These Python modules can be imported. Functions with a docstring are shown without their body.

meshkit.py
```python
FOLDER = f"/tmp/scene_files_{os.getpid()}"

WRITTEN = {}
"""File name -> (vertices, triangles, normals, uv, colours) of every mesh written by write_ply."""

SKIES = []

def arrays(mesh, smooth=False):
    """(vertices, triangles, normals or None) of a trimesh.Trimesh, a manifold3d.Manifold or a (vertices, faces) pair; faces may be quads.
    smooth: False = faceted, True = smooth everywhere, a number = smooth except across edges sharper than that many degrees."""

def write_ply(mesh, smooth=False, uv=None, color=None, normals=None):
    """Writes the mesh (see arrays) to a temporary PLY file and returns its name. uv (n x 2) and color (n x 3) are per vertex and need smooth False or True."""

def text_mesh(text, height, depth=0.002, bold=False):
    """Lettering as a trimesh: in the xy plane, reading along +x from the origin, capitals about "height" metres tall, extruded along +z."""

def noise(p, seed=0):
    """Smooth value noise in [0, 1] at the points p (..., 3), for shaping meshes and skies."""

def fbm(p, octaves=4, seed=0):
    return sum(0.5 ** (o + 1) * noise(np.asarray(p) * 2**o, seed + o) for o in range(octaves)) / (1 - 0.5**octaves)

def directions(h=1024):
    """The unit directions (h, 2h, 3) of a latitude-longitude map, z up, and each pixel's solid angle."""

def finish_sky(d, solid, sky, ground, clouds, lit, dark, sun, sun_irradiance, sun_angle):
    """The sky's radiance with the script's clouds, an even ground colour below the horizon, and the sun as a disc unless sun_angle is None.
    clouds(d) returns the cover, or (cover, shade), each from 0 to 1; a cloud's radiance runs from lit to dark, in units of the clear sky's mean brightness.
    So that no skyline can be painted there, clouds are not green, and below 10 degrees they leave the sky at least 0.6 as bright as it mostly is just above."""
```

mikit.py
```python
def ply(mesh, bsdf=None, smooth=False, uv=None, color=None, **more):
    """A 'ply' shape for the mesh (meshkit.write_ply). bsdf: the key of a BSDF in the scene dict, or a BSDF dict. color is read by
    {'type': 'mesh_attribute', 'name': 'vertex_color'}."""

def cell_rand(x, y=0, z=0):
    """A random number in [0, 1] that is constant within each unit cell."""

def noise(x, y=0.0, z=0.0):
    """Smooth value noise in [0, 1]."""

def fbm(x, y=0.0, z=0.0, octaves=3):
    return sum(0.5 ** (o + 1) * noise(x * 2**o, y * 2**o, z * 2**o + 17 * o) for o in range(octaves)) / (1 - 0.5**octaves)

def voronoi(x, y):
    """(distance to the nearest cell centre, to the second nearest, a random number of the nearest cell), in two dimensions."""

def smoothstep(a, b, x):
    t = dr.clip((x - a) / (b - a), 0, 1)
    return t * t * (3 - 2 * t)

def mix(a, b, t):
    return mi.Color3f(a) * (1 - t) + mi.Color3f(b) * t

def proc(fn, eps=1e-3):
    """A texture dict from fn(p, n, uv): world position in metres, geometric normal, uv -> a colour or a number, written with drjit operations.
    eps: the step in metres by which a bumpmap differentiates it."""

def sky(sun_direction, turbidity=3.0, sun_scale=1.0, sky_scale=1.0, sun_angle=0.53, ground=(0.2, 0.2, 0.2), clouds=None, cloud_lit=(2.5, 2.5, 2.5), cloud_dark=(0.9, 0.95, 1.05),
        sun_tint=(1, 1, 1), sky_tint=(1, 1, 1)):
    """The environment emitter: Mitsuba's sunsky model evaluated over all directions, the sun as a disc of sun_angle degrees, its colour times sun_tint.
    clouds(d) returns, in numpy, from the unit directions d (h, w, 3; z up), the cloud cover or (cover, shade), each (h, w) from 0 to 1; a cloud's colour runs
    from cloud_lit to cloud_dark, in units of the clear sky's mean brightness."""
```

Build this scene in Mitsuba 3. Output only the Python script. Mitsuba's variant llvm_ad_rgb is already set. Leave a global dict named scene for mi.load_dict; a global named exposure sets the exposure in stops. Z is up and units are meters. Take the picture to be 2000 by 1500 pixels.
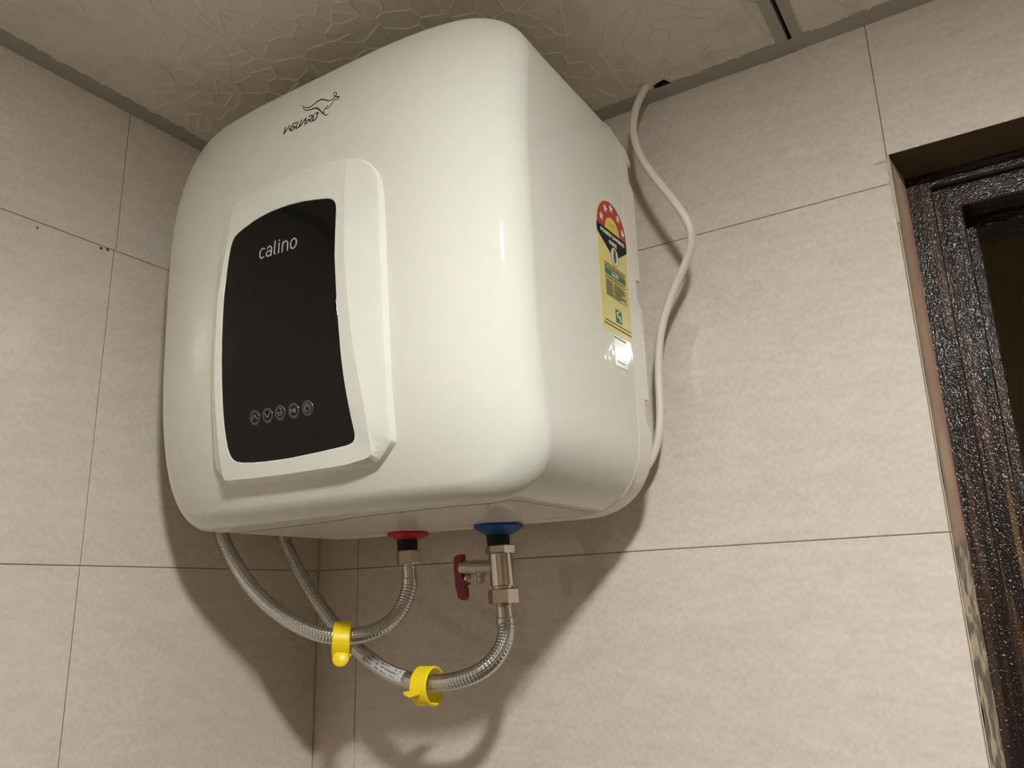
import math, random
import numpy as np, trimesh, drjit as dr, mitsuba as mi, mikit, meshkit
import shapely.geometry as sg, shapely.ops as so
from shapely import affinity
from scipy.interpolate import CubicSpline
from scipy.spatial import Voronoi
from mikit import proc, fbm, noise, smoothstep, mix, ply

T = mi.ScalarTransform4f
random.seed(7); rng = np.random.default_rng(7)
scene, labels = {}, {}

# ------------------------------------------------------------------ camera, light, exposure
CAM = np.array([0.72318, -0.71581, -0.04167])
RIGHT, DOWN, FWD = np.array([[0.84581298, 0.53269168, -0.02898215], [-0.16236732, 0.20529819, -0.96513704], [-0.50817049, 0.8210312, 0.26013559]])
scene['camera'] = {'type': 'perspective', 'fov': math.degrees(2 * math.atan(1000 / 1572.78)), 'fov_axis': 'x', 'near_clip': 0.01, 'far_clip': 50.0,
                   'to_world': T().look_at(origin=CAM.tolist(), target=(CAM + FWD).tolist(), up=(-DOWN).tolist())}
exposure = 3.50
LAMP = np.array([0.855, -0.79, 0.4625])          # where the ceiling light hangs
LAMP_RADIANCE = (71.5, 71.0, 67.5)

# ------------------------------------------------------------------ helpers
def tri(v, f):
    f = np.asarray(f)
    if f.shape[1] == 4: f = np.vstack([f[:, [0, 1, 2]], f[:, [0, 2, 3]]])
    return trimesh.Trimesh(np.asarray(v, float), f, process=False)
def cat(ms): return trimesh.util.concatenate(ms)
def key_for(k):
    if k not in scene and k not in labels: return k
    i = 1
    while f'{k}_{i:03d}' in scene or f'{k}_{i:03d}' in labels: i += 1
    return f'{k}_{i:03d}'
def thing(name, label, category, group=None):
    k = key_for(name); labels[k] = {'label': label, 'category': category}
    if group: labels[k]['group'] = group
    return k
def part(parent, name, mesh, bsdf, smooth=False, label=None, kind=None, **kw):
    k = key_for(parent + '__' + name)
    scene[k] = ply(mesh, bsdf, smooth, **kw)
    d = {}
    if label: d['label'] = label
    if kind: d['kind'] = kind
    if d: labels[k] = d
    return k
def struct(name, mesh, bsdf, smooth=False, label=None):
    k = key_for(name); scene[k] = ply(mesh, bsdf, smooth); labels[k] = {'kind': 'structure'}
    if label: labels[k]['label'] = label
    return k
def box(x0, x1, y0, y1, z0, z1):
    m = trimesh.creation.box((x1 - x0, y1 - y0, z1 - z0)); m.apply_translation(((x0 + x1) / 2, (y0 + y1) / 2, (z0 + z1) / 2)); return m
def loft(rings, caps=(False, False), closed=True):
    """Quads between successive rings of the same number of points; caps fan to the ring's centre."""
    n = len(rings[0]); V = np.concatenate(rings); F = []
    i = np.arange(n if closed else n - 1); j = (i + 1) % n
    for k in range(len(rings) - 1):
        F.append(np.stack([k * n + i, k * n + j, (k + 1) * n + j, (k + 1) * n + i], 1))
    F = np.concatenate(F); F = np.vstack([F[:, [0, 1, 2]], F[:, [0, 2, 3]]])
    for side, r in ((0, 0), (1, len(rings) - 1)):
        if caps[side]:
            c = len(V); V = np.vstack([V, rings[r].mean(0)])
            f = np.stack([r * n + i, r * n + j, i * 0 + c], 1)
            F = np.vstack([F, f if side else f[:, ::-1]])
    m = trimesh.Trimesh(V, F, process=False)
    if all(caps) and m.volume < 0: m.invert()
    return m
def lathe(profile, n=40, axis=(0, 0, 1), at=(0, 0, 0), hexa=None):
    """Turns (radius, height) points about an axis through 'at'; hexa = number of flat sides instead of round."""
    n = hexa or n; a = np.arange(n) * 2 * np.pi / n + (0.35 if hexa else 0)
    z = np.asarray(axis, float); z /= np.linalg.norm(z)
    x = np.cross([0, 1, 0] if abs(z[1]) < .9 else [1, 0, 0], z); x /= np.linalg.norm(x); y = np.cross(z, x)
    rings = [np.asarray(at) + r * (np.cos(a)[:, None] * x + np.sin(a)[:, None] * y) + h * z for r, h in profile]
    m = loft(rings, (True, True))
    return m
def frames(P):
    t = np.gradient(P, axis=0); t /= np.linalg.norm(t, axis=1)[:, None]
    u = np.cross(t[0], [0.3, 1, .2]); u /= np.linalg.norm(u); U = [u]
    for k in range(1, len(P)):
        u = U[-1] - t[k] * (U[-1] @ t[k]); U.append(u / np.linalg.norm(u))
    U = np.array(U); return t, U, np.cross(t, U)
def spline(pts, step):
    pts = np.asarray(pts, float); s = np.r_[0, np.cumsum(np.linalg.norm(np.diff(pts, axis=0), axis=1))]
    keep = [0]
    c = CubicSpline(s, pts); S = np.linspace(0, s[-1], max(3, int(s[-1] / step)))
    return c(S), S
def smooth_path(pts, it=2):
    P = np.asarray(pts, float)
    for _ in range(it):
        Q = P.copy(); Q[1:-1] = .25 * P[:-2] + .5 * P[1:-1] + .25 * P[2:]; P = Q
    return P
def tube(P, r, n=16, caps=True):
    t, U, W = frames(P); a = np.arange(n) * 2 * np.pi / n
    r = np.broadcast_to(r, (len(P), n)) if np.ndim(r) < 2 else r
    R = [P[k] + (np.cos(a) * r[k])[:, None] * U[k] + (np.sin(a) * r[k])[:, None] * W[k] for k in range(len(P))]
    return loft(R, (caps, caps))
def prism(poly, h0, h1):
    """Extrudes a shapely polygon from height h0 to h1 along +z."""
    gs = getattr(poly, 'geoms', [poly]); ms = []
    for g in gs:
        if g.area < 1e-10: continue
        m = trimesh.creation.extrude_polygon(g, h1 - h0, engine='earcut'); m.apply_translation((0, 0, h0)); ms.append(m)
    return cat(ms)
def stroke(pts, w): return sg.LineString(pts).buffer(w / 2, quad_segs=3)
def closed_curve(pts, n):
    P = np.vstack([pts, pts[:1]]); s = np.r_[0, np.cumsum(np.linalg.norm(np.diff(P, axis=0), axis=1))]
    c = CubicSpline(s, P, bc_type='periodic'); return c(np.linspace(0, s[-1], n, endpoint=False))

# ------------------------------------------------------------------ materials
def principled(color, rough=.4, metal=0., spec=.5, **kw):
    c = color if isinstance(color, dict) else {'type': 'rgb', 'value': list(color)}
    return {'type': 'principled', 'base_color': c, 'roughness': rough, 'metallic': metal, 'specular': spec, **kw}
def two(b): return {'type': 'twosided', 'bsdf': b}
def bump(b, fn, h, eps=5e-4): return {'type': 'bumpmap', 'tex': proc(fn, eps), 'scale': h, 'bsdf': b}

def tile_color(p, n, uv):
    cloud = fbm(p.x * 5 + 3, p.y * 5 + 1, p.z * 5, 3)
    mott = fbm(p.x * 70, p.y * 70, p.z * 70, 3)
    fine = fbm(p.x * 330, p.y * 330, p.z * 260, 2)
    streak = fbm(p.x * 30, p.y * 30, p.z * 130, 2)
    k = 0.94 + 0.10 * (cloud - .5) + 0.08 * (mott - .5) + 0.15 * (fine - .5) + 0.08 * (streak - .5)
    warm = smoothstep(.35, .65, fbm(p.x * 9 + 7, p.y * 9, p.z * 9 + 5, 2))
    return mix((.683, .624, .558), (.700, .622, .553), warm) * k
scene['mat_tile'] = two(principled(proc(tile_color), .05, spec=.42))
scene['mat_tile_left'] = two(principled(proc(tile_color), .24, spec=.42))
scene['mat_grout'] = two(principled((.21, .17, .125), .8, spec=.2))
scene['mat_corner_grout'] = two(principled((.62, .52, .36), .6, spec=.3))
scene['mat_plain_wall'] = two(principled((.31, .26, .195), .5, spec=.3))
scene['mat_floor'] = two(principled((.17, .145, .11), .3))
scene['mat_hall'] = two(principled((.62, .52, .36), .7, spec=.1))
def panel_color(p, n, uv):
    s = smoothstep(.60, .78, fbm(p.x * 26 + 2, p.y * 26, 0, 3))
    return mix((.76, .725, .655), (.60, .53, .44), s * .4)
scene['mat_ceiling'] = two(principled(proc(panel_color), .45, spec=.35))
scene['mat_metal_grid'] = two(principled((.40, .385, .37), .42, spec=.5))
scene['mat_plenum'] = two(principled((.05, .045, .04), .9, spec=.1))
def wood_color(p, n, uv):
    a = p.x + p.y
    g = fbm(a * 260, p.z * 9, a * 40, 3)
    g2 = fbm(a * 70 + 9, p.z * 5, 1.0, 2)
    c = mix((.013, .008, .007), (.055, .033, .022), smoothstep(.38, .72, g))
    low = smoothstep(.12, -.05, p.z)
    return mix(c, (.125, .07, .034), smoothstep(.52, .74, g2) * smoothstep(.35, .6, g) * (.25 + .75 * low))
def wood_bump(p, n, uv):
    a = p.x + p.y
    return .45 * fbm(a * 520, p.z * 90, 3.0, 2) + .5 * fbm(a * 1100, p.z * 600, 1.0, 2) + .35 * fbm(a * 140, p.z * 10, 2.0, 2)
def wood_color_h(p, n, uv):
    a = p.z + p.y
    g = fbm(a * 260, p.x * 9, a * 40, 3)
    return mix((.012, .008, .009), (.06, .036, .032), smoothstep(.4, .75, g))
def wood_bump_h(p, n, uv):
    a = p.z + p.y
    return .45 * fbm(a * 520, p.x * 90, 3.0, 2) + .5 * fbm(a * 1100, p.x * 600, 1.0, 2) + .35 * fbm(a * 140, p.x * 10, 2.0, 2)
scene['mat_wood_upright'] = two(bump(principled(proc(wood_color), .22, spec=.5), wood_bump, .0014, 3e-4))
scene['mat_wood_level'] = two(bump(principled(proc(wood_color_h), .2, spec=.6), wood_bump_h, .0015, 3e-4))
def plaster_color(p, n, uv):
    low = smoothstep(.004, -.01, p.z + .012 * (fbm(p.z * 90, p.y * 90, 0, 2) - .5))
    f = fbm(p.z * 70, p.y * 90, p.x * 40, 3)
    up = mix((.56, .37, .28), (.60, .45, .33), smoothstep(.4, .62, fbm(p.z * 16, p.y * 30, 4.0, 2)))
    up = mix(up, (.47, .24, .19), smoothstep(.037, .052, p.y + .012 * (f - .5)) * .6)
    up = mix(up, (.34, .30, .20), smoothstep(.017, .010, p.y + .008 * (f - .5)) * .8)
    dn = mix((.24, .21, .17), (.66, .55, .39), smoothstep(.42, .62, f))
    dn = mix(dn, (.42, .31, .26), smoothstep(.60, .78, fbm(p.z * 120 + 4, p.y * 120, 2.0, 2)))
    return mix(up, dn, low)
scene['mat_plaster'] = two(principled(proc(plaster_color), .75, spec=.2))
scene['mat_smear'] = two(principled((.50, .44, .34), .6, spec=.3))
scene['mat_soffit'] = two(principled((.13, .098, .068), .8, spec=.2))
def enamel_bump(p, n, uv): return fbm(p.x * 120, p.y * 120, p.z * 120, 2)
scene['mat_enamel'] = two(bump(principled((.695, .70, .635), .05, spec=.5), enamel_bump, .00011, 1e-3))
scene['mat_frame_white'] = two(principled((.735, .745, .685), .12, spec=.5))
scene['mat_under'] = two(principled((.60, .585, .54), .16, spec=.5))
scene['mat_shell'] = two(principled((.74, .71, .655), .4, spec=.45))
scene['mat_black_glass'] = two(principled((.005, .005, .005), .03, spec=.22))
scene['mat_button'] = two(principled((.05, .05, .048), .18, spec=.6))
scene['mat_icon'] = two(principled((.17, .17, .15), .4))
scene['mat_print_grey'] = two(principled((.42, .42, .41), .5))
scene['mat_print_black'] = two(principled((.012, .011, .014), .5))
scene['mat_yellow_paper'] = two(principled((.66, .58, .20), .3, spec=.5))
scene['mat_yellow_bright'] = two(principled((.72, .55, .07), .3))
scene['mat_red_print'] = two(principled((.42, .02, .025), .3))
scene['mat_green_print'] = two(principled((.03, .13, .065), .4))
scene['mat_ink'] = two(principled((.10, .098, .055), .5))
scene['mat_white_print'] = two(principled((.72, .69, .64), .4))
scene['mat_pale_label'] = two(principled((.72, .69, .66), .18, spec=.5))
scene['mat_red_plastic'] = two(principled((.42, .012, .02), .35))
scene['mat_lever'] = two(principled((.20, .006, .022), .4))
scene['mat_blue_plastic'] = two(principled((.008, .06, .26), .4))
scene['mat_rubber'] = two(principled((.006, .006, .006), .6, spec=.3))
scene['mat_nickel'] = two(principled((.62, .56, .47), .2, metal=1.))
scene['mat_nickel_rough'] = two(bump(principled((.50, .45, .37), .38, metal=1.), lambda p, n, uv: fbm(p.x * 900, p.y * 900, p.z * 900, 2), .0004, 2e-4))
scene['mat_braid'] = two(principled((.62, .62, .61), .22, metal=1.))
scene['mat_clip'] = two(principled((.86, .66, .008), .35, spec=.5))
scene['mat_hose_label'] = two(principled((.55, .55, .56), .5))
scene['mat_label_ink'] = two(principled((.22, .22, .23), .5))
scene['mat_cord'] = two(principled((.70, .64, .575), .38, spec=.45))
scene['mat_lamp_body'] = two(principled((.8, .8, .78), .4))

# ------------------------------------------------------------------ room
ZC, ZF, ZTOP = 0.4613, -1.8, 0.85
XO0, XO1, ZO = 0.6755, 1.43, 0.3274            # door opening in the back wall
X_END, Y_END = 1.78, -1.6
TH = 0.01313                                   # the left wall is not quite square to the back wall
def back_pt(s, z, d): return np.stack([s, d, z], -1)
def left_pt(s, z, d):
    return np.stack([s * math.sin(TH) - d * math.cos(TH), -s * math.cos(TH) - d * math.sin(TH), z], -1)
def wall_box(pt, s0, s1, z0, z1, d0, d1, bev=0.):
    """A box on a wall: s along it, d the depth behind its face; bev chamfers the front edges."""
    r = []
    for d, i in ((d0, bev), (d0 + bev, 0), (d1, 0)) if bev else ((d0, 0), (d1, 0)):
        q = np.array([(s0 + i, z0 + i), (s1 - i, z0 + i), (s1 - i, z1 - i), (s0 + i, z1 - i)])
        r.append(pt(q[:, 0], q[:, 1], np.full(4, d)))
    n = 4; V = np.concatenate(r); i = np.arange(4); j = (i + 1) % 4; F = []
    for k in range(len(r) - 1): F.append(np.stack([k * 4 + i, k * 4 + j, k * 4 + 4 + j, k * 4 + 4 + i], 1))
    F.append(np.array([[3, 2, 1, 0]])); b = 4 * (len(r) - 1); F.append(np.array([[b, b + 1, b + 2, b + 3]]))
    m = tri(V, np.concatenate(F))
    if m.volume < 0: m.invert()
    return m
wb = struct('wall_back', cat([wall_box(back_pt, -.15, XO0, ZF, ZTOP, .0085, .15), wall_box(back_pt, XO1, X_END, ZF, ZTOP, .0085, .15), wall_box(back_pt, XO0, XO1, ZO, ZTOP, .0085, .15)]),
            'mat_plain_wall', label='beige tiled wall that the water heater hangs on')
part(wb, 'grout', cat([wall_box(back_pt, 0, XO0 - .0005, ZF, ZC + .01, .0009, .0084), wall_box(back_pt, XO1, X_END, ZF, ZC + .01, .0009, .0084), wall_box(back_pt, XO0 - .0005, XO1, ZO + .0005, ZC + .01, .0009, .0084)]), 'mat_grout', label='dark brown grout')
wl = struct('wall_left', wall_box(left_pt, -.1, 1.75, ZF, ZTOP, .0085, .14), 'mat_plain_wall', label='beige tiled wall at the left of the water heater')
part(wl, 'grout', wall_box(left_pt, 0, 1.7, ZF, ZC + .01, .0009, .0084), 'mat_grout', label='dark brown grout')
part(wb, 'corner_joint', box(.0004, .0028, -.0007, .0012, ZF, ZC), 'mat_corner_grout', label='cream filler in the corner between the walls')
def lay(wall, pt, cols, rows, holes=(), mat='mat_tile'):
    for (s0, s1) in cols:
        for (z0, z1) in rows:
            g = .0004
            a = sg.box(s0 + g, z0 + g, s1 - g, z1 - g)
            for h in holes: a = a.difference(h)
            for q in getattr(a, 'geoms', [a]):
                if q.area < 1e-4: continue
                bx = q.bounds; j = .00012 * rng.standard_normal()
                if abs(q.area - (bx[2] - bx[0]) * (bx[3] - bx[1])) < 1e-6:
                    part(wall, 'tile', wall_box(pt, bx[0], bx[2], bx[1], bx[3], j, .008, .0005), mat)
                else:
                    m = prism(q, 0, .008); v = m.vertices
                    part(wall, 'tile', tri(pt(v[:, 0], v[:, 1], v[:, 2] + j), m.faces), mat)
rows = [(-.3 * (k + 1), -.3 * k) for k in range(6)][::-1] + [(0, .3), (.3, ZC + .01)]
opening = sg.box(XO0, ZF - 1, XO1, ZO)
lay(wb, back_pt, [(0, .0621), (.0621, .6745), (.6745, 1.287), (1.287, X_END)], rows, [opening])
rowsl = [(-.3 * (k + 1), -.3 * k) for k in range(6)][::-1] + [(0, .3062)]
lay(wl, left_pt, [(0, .2965), (.2965, .909), (.909, 1.6)], rowsl, (), 'mat_tile_left')
lay(wl, left_pt, [(0, .2948), (.2948, .909), (.909, 1.6)], [(.3062, ZC + .01)], (), 'mat_tile_left')
for s, z, r in ((.3107, .3030, .0016), (.3040, .3042, .0017), (.372, .3002, .0010)):
    d = lathe([(r * .55, 0), (r, .0004), (r * .9, .0008)], 14, (1, 0, 0), left_pt(np.array(s), np.array(z), np.array(-.0002)))
    part(wl, 'plug_hole', d, 'mat_soffit', label='small dark drill mark in the tiles')
struct('wall_right', box(X_END, X_END + .1, Y_END - .1, .15, ZF, ZTOP), 'mat_plain_wall')
struct('wall_front', box(-.05, X_END, Y_END - .1, Y_END, ZF, ZTOP), 'mat_plain_wall')
struct('floor', box(-.15, X_END, Y_END - .1, .15, ZF - .1, ZF), 'mat_floor')
# hall beyond the door
struct('wall_hall', cat([box(-.4, 2.6, 1.05, 1.15, ZF, 1.1), box(-.5, -.4, .15, 1.15, ZF, 1.1), box(2.6, 2.7, .15, 1.15, ZF, 1.1)]), 'mat_hall', label='dim olive brown wall seen through the doorway')
struct('ceiling_hall', box(-.4, 2.6, .15, 1.05, .82, .92), 'mat_hall')
struct('floor_hall', box(-.4, 2.6, .15, 1.05, ZF - .1, ZF), 'mat_plain_wall')

# ------------------------------------------------------------------ ceiling: slab above, grid, embossed panels
ce = struct('ceiling', box(-.15, X_END, Y_END - .1, .15, ZTOP - .02, ZTOP + .06), 'mat_plenum')
def crackle(x0, x1, y0, y1, pitch, seed):
    """Segments of a crackle pattern: cells of a jittered grid, some split again by a chord."""
    r = np.random.default_rng(seed)
    nx, ny = int((x1 - x0) / pitch) + 4, int((y1 - y0) / pitch) + 4
    gx, gy = np.meshgrid(np.arange(nx), np.arange(ny))
    P = np.stack([x0 - 1.5 * pitch + gx * pitch, y0 - 1.5 * pitch + (gy + .5 * (gx % 2)) * pitch], -1).reshape(-1, 2) + r.uniform(-.48, .48, (nx * ny, 2)) * pitch
    drop = r.random(len(P)) > .07; P = P[drop]
    vor = Voronoi(P); clip = sg.box(x0, y0, x1, y1); cells = []
    for reg in vor.point_region:
        v = vor.regions[reg]
        if -1 in v or not v: continue
        c = sg.Polygon(vor.vertices[v])
        if not c.intersects(clip): continue
        stack = [c]
        while stack:
            c = stack.pop()
            if c.area > .9 * pitch ** 2 and r.random() < .38:
                a = r.uniform(0, np.pi) if r.random() < .5 else r.normal(.2, .5); m = c.centroid
                off = r.uniform(-.15, .15) * pitch
                d = np.array([np.cos(a), np.sin(a)]); nn = np.array([-d[1], d[0]]); o = np.array([m.x, m.y]) + nn * off
                ln = sg.LineString([o - d, o + nn * r.uniform(-.004, .004), o + d])
                ps = [g for g in so.split(c, ln).geoms]
                if len(ps) == 2: stack += ps; continue
            cells.append(c)
    segs = set()
    for c in cells:
        xy = np.round(np.array(c.exterior.coords), 5)
        for a, b in zip(xy[:-1], xy[1:]):
            k = tuple(sorted((tuple(a), tuple(b)))); segs.add(k)
    out = []
    for a, b in sorted(segs):
        l = sg.LineString([a, b]).intersection(clip)
        if l.length > .002 and l.geom_type == 'LineString': out.append(np.array(l.coords)[[0, -1]])
    return out
def ridges(segs, z, w, h):
    V, F = [], []
    for a, b in segs:
        d = b - a; L = np.linalg.norm(d); d /= L; nn = np.array([-d[1], d[0]])
        prof = [(-w, 0), (-w * .38, -h * .82), (w * .38, -h * .82), (w, 0)]
        a2, b2 = a - d * w * .3, b + d * w * .3; k = len(V)
        for e, sc in ((a2, 1), (b2, 1)):
            for o, hh in prof: V.append((*(e + nn * o), z + hh))
        for i in range(3): F += [(k + i, k + i + 1, k + i + 5), (k + i, k + i + 5, k + i + 4)]
        F += [(k, k + 2, k + 1), (k, k + 3, k + 2), (k + 4, k + 5, k + 6), (k + 4, k + 6, k + 7)]
    m = trimesh.Trimesh(np.array(V), np.array(F), process=False)
    return m
FL = .0205                                     # visible width of the wall angle
notch = sg.Polygon([(.474, 0), (.476, -.026), (.4895, -.0295), (.494, -.019), (.498, 0)])
ys = [(-.6, -.004), (-1.21, -.624)]
cols = [(.004, .6045), (.6175, 1.215), (1.229, 1.77)]
for ci, (px0, px1) in enumerate(cols):
    for ri, (py0, py1) in enumerate(ys):
        poly = sg.box(px0, py0, px1, py1)
        if ci == 0 and ri == 0: poly = poly.difference(notch)
        k = part(ce, 'panel', prism(poly, ZC + .0012, ZC + .013), 'mat_ceiling', label='embossed off white ceiling panel')
        inside = poly.buffer(-.003)
        segs = []
        for s in crackle(px0, px1, py0, py1, .0225, 11 + ci * 5 + ri):
            l = sg.LineString(s).intersection(inside)
            if l.geom_type == 'LineString' and l.length > .003: segs.append(np.array(l.coords)[[0, -1]])
        part(k, 'crackle_relief', ridges(segs, ZC + .0014, .0015, .0014), 'mat_ceiling', smooth=False, kind='stuff')
# metal grid
def angle_mesh(x0, x1, y0, y1): return box(x0, x1, y0, y1, ZC - .0002, ZC + .0010)
tb = struct('trim_1', cat([box(.0, X_END, -FL, .0, ZC, ZC + .001), box(.0, X_END, -.001, 0, ZC, ZC + .025)]), 'mat_metal_grid', label='grey wall angle along the ceiling above the back wall')
m = cat([box(0, FL, -1.6, -FL, ZC, ZC + .001), box(0, .001, -1.6, -.02, ZC, ZC + .025)])
m.apply_transform(trimesh.transformations.rotation_matrix(TH, (0, 0, 1)))
struct('trim_2', m, 'mat_metal_grid', label='grey wall angle along the ceiling above the left wall')
def runner(x):
    return cat([box(x, x + .0105, -1.6, -FL + .001, ZC - .0012, ZC + .0008), box(x + .0145, x + .0232, -1.6, -FL + .001, ZC - .0012, ZC + .0008),
                box(x + .0096, x + .0105, -1.6, -FL + .001, ZC - .001, ZC + .012), box(x + .0145, x + .0154, -1.6, -FL + .001, ZC - .001, ZC + .012)])
struct('trim_3', runner(.5995), 'mat_metal_grid', label='grey slotted ceiling runner with a black groove')
scene['trim_3__groove'] = ply(box(.6100, .6140, -1.6, -.004, ZC + .009, ZC + .010), 'mat_rubber'); labels['trim_3__groove'] = {'label': 'black groove'}
struct('trim_4', runner(1.2105), 'mat_metal_grid')
struct('trim_5', cat([box(.0, .5995, -.624, -.600, ZC - .0012, ZC + .0008), box(.6227, 1.2105, -.624, -.600, ZC - .0012, ZC + .0008), box(1.2337, X_END, -.624, -.600, ZC - .0012, ZC + .0008)]), 'mat_metal_grid')
struct('trim_6', box(0, X_END, Y_END, -1.21, ZC - .0012, ZC + .0008), 'mat_metal_grid')

# ceiling light (just outside the frame, above the camera)
lt = thing('ceiling_light', 'small round ceiling light above the camera, outside the frame', 'light')
part(lt, 'rim', lathe([(.047, 0), (.058, 0), (.057, -.003), (.050, -.005), (.046, -.003), (.046, 0)], 48, (0, 0, 1), LAMP), 'mat_lamp_body', smooth=30)
dm = lathe([(.0001, -.0100), (.014, -.0096), (.028, -.0082), (.038, -.0058), (.043, -.0028), (.0445, 0)], 40, (0, 0, 1), LAMP)
if dm.volume < 0: dm.invert()
k = part(lt, 'diffuser', dm, 'mat_lamp_body', smooth=40)
scene[k]['emitter'] = {'type': 'area', 'radiance': {'type': 'rgb', 'value': list(LAMP_RADIANCE)}}

# ------------------------------------------------------------------ doorway: plaster reveal and dark varnished frame
FY = .056
def reveal():
    zs = np.linspace(ZF, ZO, 420); ds = np.linspace(0, 1, 7); V = []
    for z in zs:
        rough = .0011 if z < 0.002 else .00025
        for d in ds:
            q = np.array([z * 45, d * 3.0, 5.0]); w = (meshkit.fbm(q, 3, 3) - .5) * 2
            V.append((XO0 + .0065 * d + rough * w * (1 if d < .99 else 0) + (.0012 * (meshkit.noise(np.array([z * 22., 1., 0])) - .5) if d == 0 else 0), FY * d + .0002, z))
    V = np.array(V); n = len(ds); a, b = np.meshgrid(np.arange(len(zs) - 1), np.arange(n - 1), indexing='ij'); k = (a * n + b).ravel()
    return tri(V, np.stack([k, k + 1, k + n + 1, k + n], 1))
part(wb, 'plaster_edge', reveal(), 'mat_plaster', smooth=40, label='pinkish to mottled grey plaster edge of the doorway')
part(wb, 'soffit', box(XO0 - .001, XO1, .0003, .15, ZO - .0004, ZO + .004), 'mat_soffit', label='dark soffit above the door frame')
chips = []
for i in range(26):
    x = .70 + .014 * i + rng.uniform(-.005, .005); s = rng.uniform(.0005, .0012)
    c = trimesh.creation.icosphere(1, s); c.apply_scale((2.4, .5, .8)); c.apply_translation((x, .0001, ZO + .0006)); chips.append(c)
part(wb, 'chipped_edge', cat(chips), 'mat_white_print', kind='stuff', label='white chips along the cut tile edge above the door')
ze = np.linspace(.262, .3275, 24); xe = XO0 - .0006 - .0030 * np.clip(np.array([meshkit.fbm(np.array([z * 130, 2.0, 1.0]), 3, 5) for z in ze]) * 1.6 - .35, 0, 1) * np.sin(np.linspace(.3, math.pi - .1, 24))
sm = prism(sg.Polygon(list(zip(xe, ze)) + [(XO0 + .0008, .3275), (XO0 + .0008, .262)]).buffer(0), 0, .0006)
ell = prism(affinity.scale(sg.Point(XO0 - .006, .3218).buffer(1), .0065, .0011), 0, .0005)
crumbs = []
for q in (sm, ell): v = q.vertices; crumbs.append(trimesh.Trimesh(back_pt(v[:, 0], v[:, 1], .0001 - v[:, 2]), q.faces[:, ::-1], process=False))
part(wb, 'mortar_smear', cat(crumbs), 'mat_smear', kind='stuff', label='smears of mortar beside the top corner of the doorway')
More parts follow.
